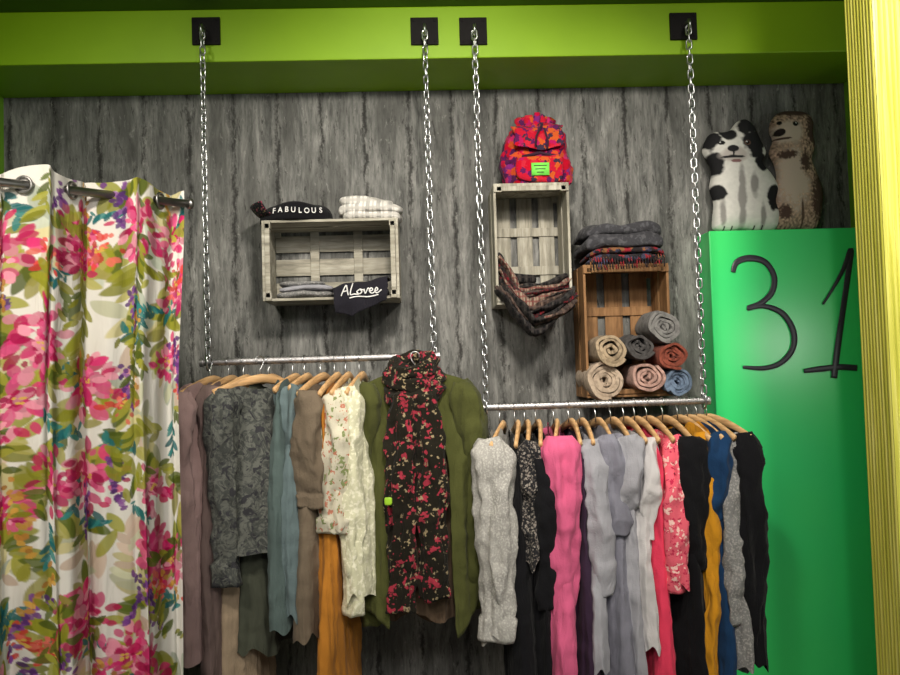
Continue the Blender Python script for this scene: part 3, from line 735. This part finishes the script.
# ---------------------------------------------------------------- curtain
def curtain():
    e=empty("floral_curtain",(0,0,0))
    A=P(0,181,-1.08); B=P(190,205,-.76); zrod=(A.z+B.z)/2
    a=Vector((A.x,A.y,0)); b=Vector((B.x,B.y,0)); d=(b-a).normalized()
    ext=(a.x-(XL+.01))/d.x; s0=a-d*ext; Ltot=(b-s0).length; nrm=Vector((d.y,-d.x,0))
    NU,NV=560,900
    ztop=zrod+.040; zbot=.06; H=ztop-zbot
    CW=Ltot*1.25
    img=np.ones((NV,NU,3))*np.array((.74,.71,.65))
    sx=NU/CW; sy=NV/H
    rnd=random.Random(31)
    def leaf(cx,cy,l,w,ang,col,al=.9):
        R_=int(max(l,w)*max(sx,sy))+2; ix=int(cx*sx); iy=int(cy*sy)
        x0,x1=max(0,ix-R_),min(NU,ix+R_); y0,y1=max(0,iy-R_),min(NV,iy+R_)
        if x1<=x0 or y1<=y0: return
        yy,xx=np.mgrid[y0:y1,x0:x1]; dx=xx/sx-cx; dy=yy/sy-cy; ca,sa=math.cos(ang),math.sin(ang)
        u=(dx*ca+dy*sa)/l; v=(-dx*sa+dy*ca)/w
        mk=np.clip((1-np.abs(u)**1.8-np.abs(v)**1.5)*5,0,1)*al; mk=mk[...,None]
        sl=img[y0:y1,x0:x1]; img[y0:y1,x0:x1]=sl*(1-mk)+np.array(col)*mk
    def jit(c,k=.25): 
        q=1+rnd.uniform(-k,k); return [min(1,max(0,x*q)) for x in c]
    OL=[(.24,.24,.02),(.31,.30,.04),(.09,.12,.015),(.36,.33,.09)]; PK=[(.55,.03,.14),(.64,.09,.22),(.42,.01,.08),(.72,.28,.36)]
    PU=[(.18,.05,.25),(.26,.10,.32),(.09,.03,.15)]; TE=[(.015,.13,.14),(.03,.20,.19)]; RD=[(.58,.05,.04),(.66,.14,.10)]
    LG=[(.50,.50,.34),(.46,.50,.40),(.60,.46,.36),(.58,.52,.26)]
    def foliage(x,y,pal,n=14,sz=.030,sp=.09):
        ang=rnd.uniform(0,6.28)
        for i in range(n):
            t=(i/n-.5)*2*sp; px=x+t*math.cos(ang); py=y+t*math.sin(ang); a2=ang+rnd.choice((-1,1))*rnd.uniform(.4,1.1)
            l=sz*rnd.uniform(.6,1.3); leaf(px+l*.8*math.cos(a2),py+l*.8*math.sin(a2),l,l*.40,a2,jit(rnd.choice(pal)))
    def flower(x,y,pal,sz=.03,n=16):
        for i in range(n):
            a_=rnd.uniform(0,6.28); r=rnd.uniform(0,sz*1.45); l=sz*rnd.uniform(.16,.42)
            leaf(x+r*math.cos(a_),y+r*math.sin(a_),l,l*.6,a_+rnd.uniform(-.8,.8),jit(rnd.choice(pal),.3),.88)
        for i in range(5): leaf(x+rnd.uniform(-.01,.01),y+rnd.uniform(-.01,.01),.005,.004,0,(.66,.42,.08))
    def wist(x,y,pal,n=24):
        ang=rnd.uniform(.9,2.2)
        for i in range(n):
            t=i/n; r=.022*(1-t)+.004
            leaf(x+.14*t*math.cos(ang)+rnd.uniform(-r,r),y+.14*t*math.sin(ang)+rnd.uniform(-r,r),rnd.uniform(.007,.014),.007,rnd.uniform(0,3),jit(rnd.choice(pal)))
    area=CW*H
    def many(n,fn):
        n=max(1,int(n*area)); c=max(1,int(round(math.sqrt(n*CW/H)))); r=int(math.ceil(n/c))
        cells=[(i,j) for i in range(c) for j in range(r)]; rnd.shuffle(cells)
        for i,j in cells: fn((i+rnd.uniform(-.2,1.2))*CW/c,(j+rnd.uniform(-.2,1.2))*H/r)
    many(22,lambda x,y:foliage(x,y,LG,12,.044,.10))
    many(30,lambda x,y:foliage(x,y,OL,15,.040,.11))
    many(24,lambda x,y:foliage(x,y,TE,10,.019,.05))
    many(22,lambda x,y:flower(x,y,PK,rnd.uniform(.046,.070),60))
    many(9,lambda x,y:flower(x,y,RD,.038,30))
    many(17,lambda x,y:wist(x,y,PU))
    many(12,lambda x,y:wist(x,y,[(.60,.33,.06),(.44,.20,.04)],12))
    many(24,lambda x,y:foliage(x,y,OL[:3],10,.026,.065))
    per=.245; amp=.036
    lam=lambda s:2*math.pi*s/per
    X=np.zeros((NV,NU,3)); j=np.arange(NV)/(NV-1)
    tap=np.clip(j*3,0,1); tap=tap*tap*(3-2*tap)
    for i in range(NU):
        s=i/(NU-1)*Ltot
        ph=lam(s)+1.3*np.sin(1.9*j+s*4)*j+.5*math.sin(s*8)
        am=amp*(1+.15*np.sin(4*j+s*5))*(1+.25*math.sin(s*9))
        off=am*np.sin(ph)+.018*np.sin(2.3*ph+3*j)*(.25+j)+.010*np.sin(5.1*lam(s)+4*j)*(.3+.7*j)
        ss=s+.010*np.sin(2*ph)-.012*j*math.sin(s*5)-.034*(s/Ltot)*tap
        X[:,i,0]=s0.x+d.x*ss+nrm.x*off; X[:,i,1]=s0.y+d.y*ss+nrm.y*off
        X[:,i,2]=ztop-j*H+(.010*math.sin(lam(s)+.6)+.006*math.sin(lam(s)*1.7))*(1-j)
    X[:,:,0]=np.maximum(X[:,:,0],XL+.005)
    me=bpy.data.meshes.new("cloth"); nv=NU*NV
    idx=np.arange(nv).reshape(NV,NU)
    q=np.stack([idx[:-1,:-1],idx[1:,:-1],idx[1:,1:],idx[:-1,1:]],-1).reshape(-1,4)
    me.vertices.add(nv); me.vertices.foreach_set("co",X.reshape(-1).astype(np.float32))
    me.loops.add(q.size); me.loops.foreach_set("vertex_index",q.ravel().astype(np.int32))
    me.polygons.add(len(q)); me.polygons.foreach_set("loop_start",(np.arange(len(q))*4).astype(np.int32))
    me.update(calc_edges=True); me.validate()
    me.polygons.foreach_set("use_smooth",[True]*len(me.polygons))
    col=np.ones((nv,4),np.float32); col[:,:3]=img.reshape(-1,3)
    at_=me.color_attributes.new("Col",'FLOAT_COLOR','POINT'); at_.data.foreach_set("color",col.ravel())
    m,N,L,b_=newmat("watercolour_floral_cotton",.85,.12); n=N.new("ShaderNodeAttribute"); n.attribute_name="Col"; L.new(n.outputs["Color"],b_.inputs["Base Color"])
    bump(N,L,b_,nz(N,L,tex(N,L,(1,1,.3)),16,3,.5,.6),.5,.02)
    me.materials.append(m)
    o=bpy.data.objects.new("cloth",me); COL.objects.link(o); o.parent=e
    mb=MB()
    r0=s0; r1=b-d*.006
    mb.tube([(r0.x,r0.y,zrod),(r1.x,r1.y,zrod)],.012,20)
    mb.tube([(r1.x,r1.y,zrod),(r1.x+d.x*.012,r1.y+d.y*.012,zrod)],.016,16)
    s=per/2; k=0
    while s<Ltot-.03:
        c=s0+d*s; pts=[]
        t_=(d*1.0+nrm*(.9 if k%2 else -.9)).normalized()
        for t in np.linspace(0,2*math.pi,20,endpoint=False):
            pts.append(Vector((c.x,c.y,zrod))+t_*.022*math.cos(t)+Vector((0,0,.022*math.sin(t))))
        mb.tube(pts,.0042,8,closed=True,up=Vector((t_.y,-t_.x,0)))
        s+=per/2; k+=1
    mb.finish("rod_and_grommets",[plain("brushed_nickel",(.30,.29,.28),.4,1.0)],parent=e)
curtain()
# ---------------------------------------------------------------- lights
def spot(name,loc,tgt,power,size=70,blend=.6,rad=.06,col=(1,.92,.80)):
    l=bpy.data.lights.new(name,'SPOT'); l.energy=power; l.spot_size=size*D2R; l.spot_blend=blend; l.shadow_soft_size=rad; l.color=col
    o=bpy.data.objects.new(name,l); COL.objects.link(o); o.location=loc
    o.rotation_euler=(Vector(tgt)-Vector(loc)).to_track_quat('-Z','Y').to_euler(); return o
spot("ceiling_spotlight",(-1.1,-2.3,ZC-.06),(-.9,-.3,1.6),115,76,.9,.10)
spot("ceiling_spotlight",(.1,-2.0,ZC-.06),(.12,-.1,1.9),170,78,.9,.10)
spot("ceiling_spotlight",(1.0,-2.3,ZC-.06),(1.05,-.3,1.5),150,80,.9,.10)
l=bpy.data.lights.new("area_fill_light",'AREA'); l.shape='RECTANGLE'; l.size=2.4; l.size_y=.8; l.energy=62; l.color=(1,.95,.88)  # broad fill light added out of view to lift the whole display
o=bpy.data.objects.new("area_fill_light",l); COL.objects.link(o); o.location=(0,-3.5,ZC-.05); o.rotation_euler=(40*D2R,0,0)
h=P(780,345,YC); dv=h-C; q=h+Vector((dv.x,-dv.y,dv.z))*1.03
l=bpy.data.lights.new("cabinet_highlight_light",'POINT'); l.energy=30; l.shadow_soft_size=.13; l.color=(.95,1,.9)  # unseen point light, added where the glossy cabinet front mirrors it as a highlight
o=bpy.data.objects.new("cabinet_highlight_light",l); COL.objects.link(o); o.location=q
w=bpy.data.worlds.new("world"); scene.world=w; w.use_nodes=True
w.node_tree.nodes["Background"].inputs[0].default_value=(.95,.95,.98,1); w.node_tree.nodes["Background"].inputs[1].default_value=.21
scene.view_settings.view_transform='Standard'
scene.view_settings.exposure=0
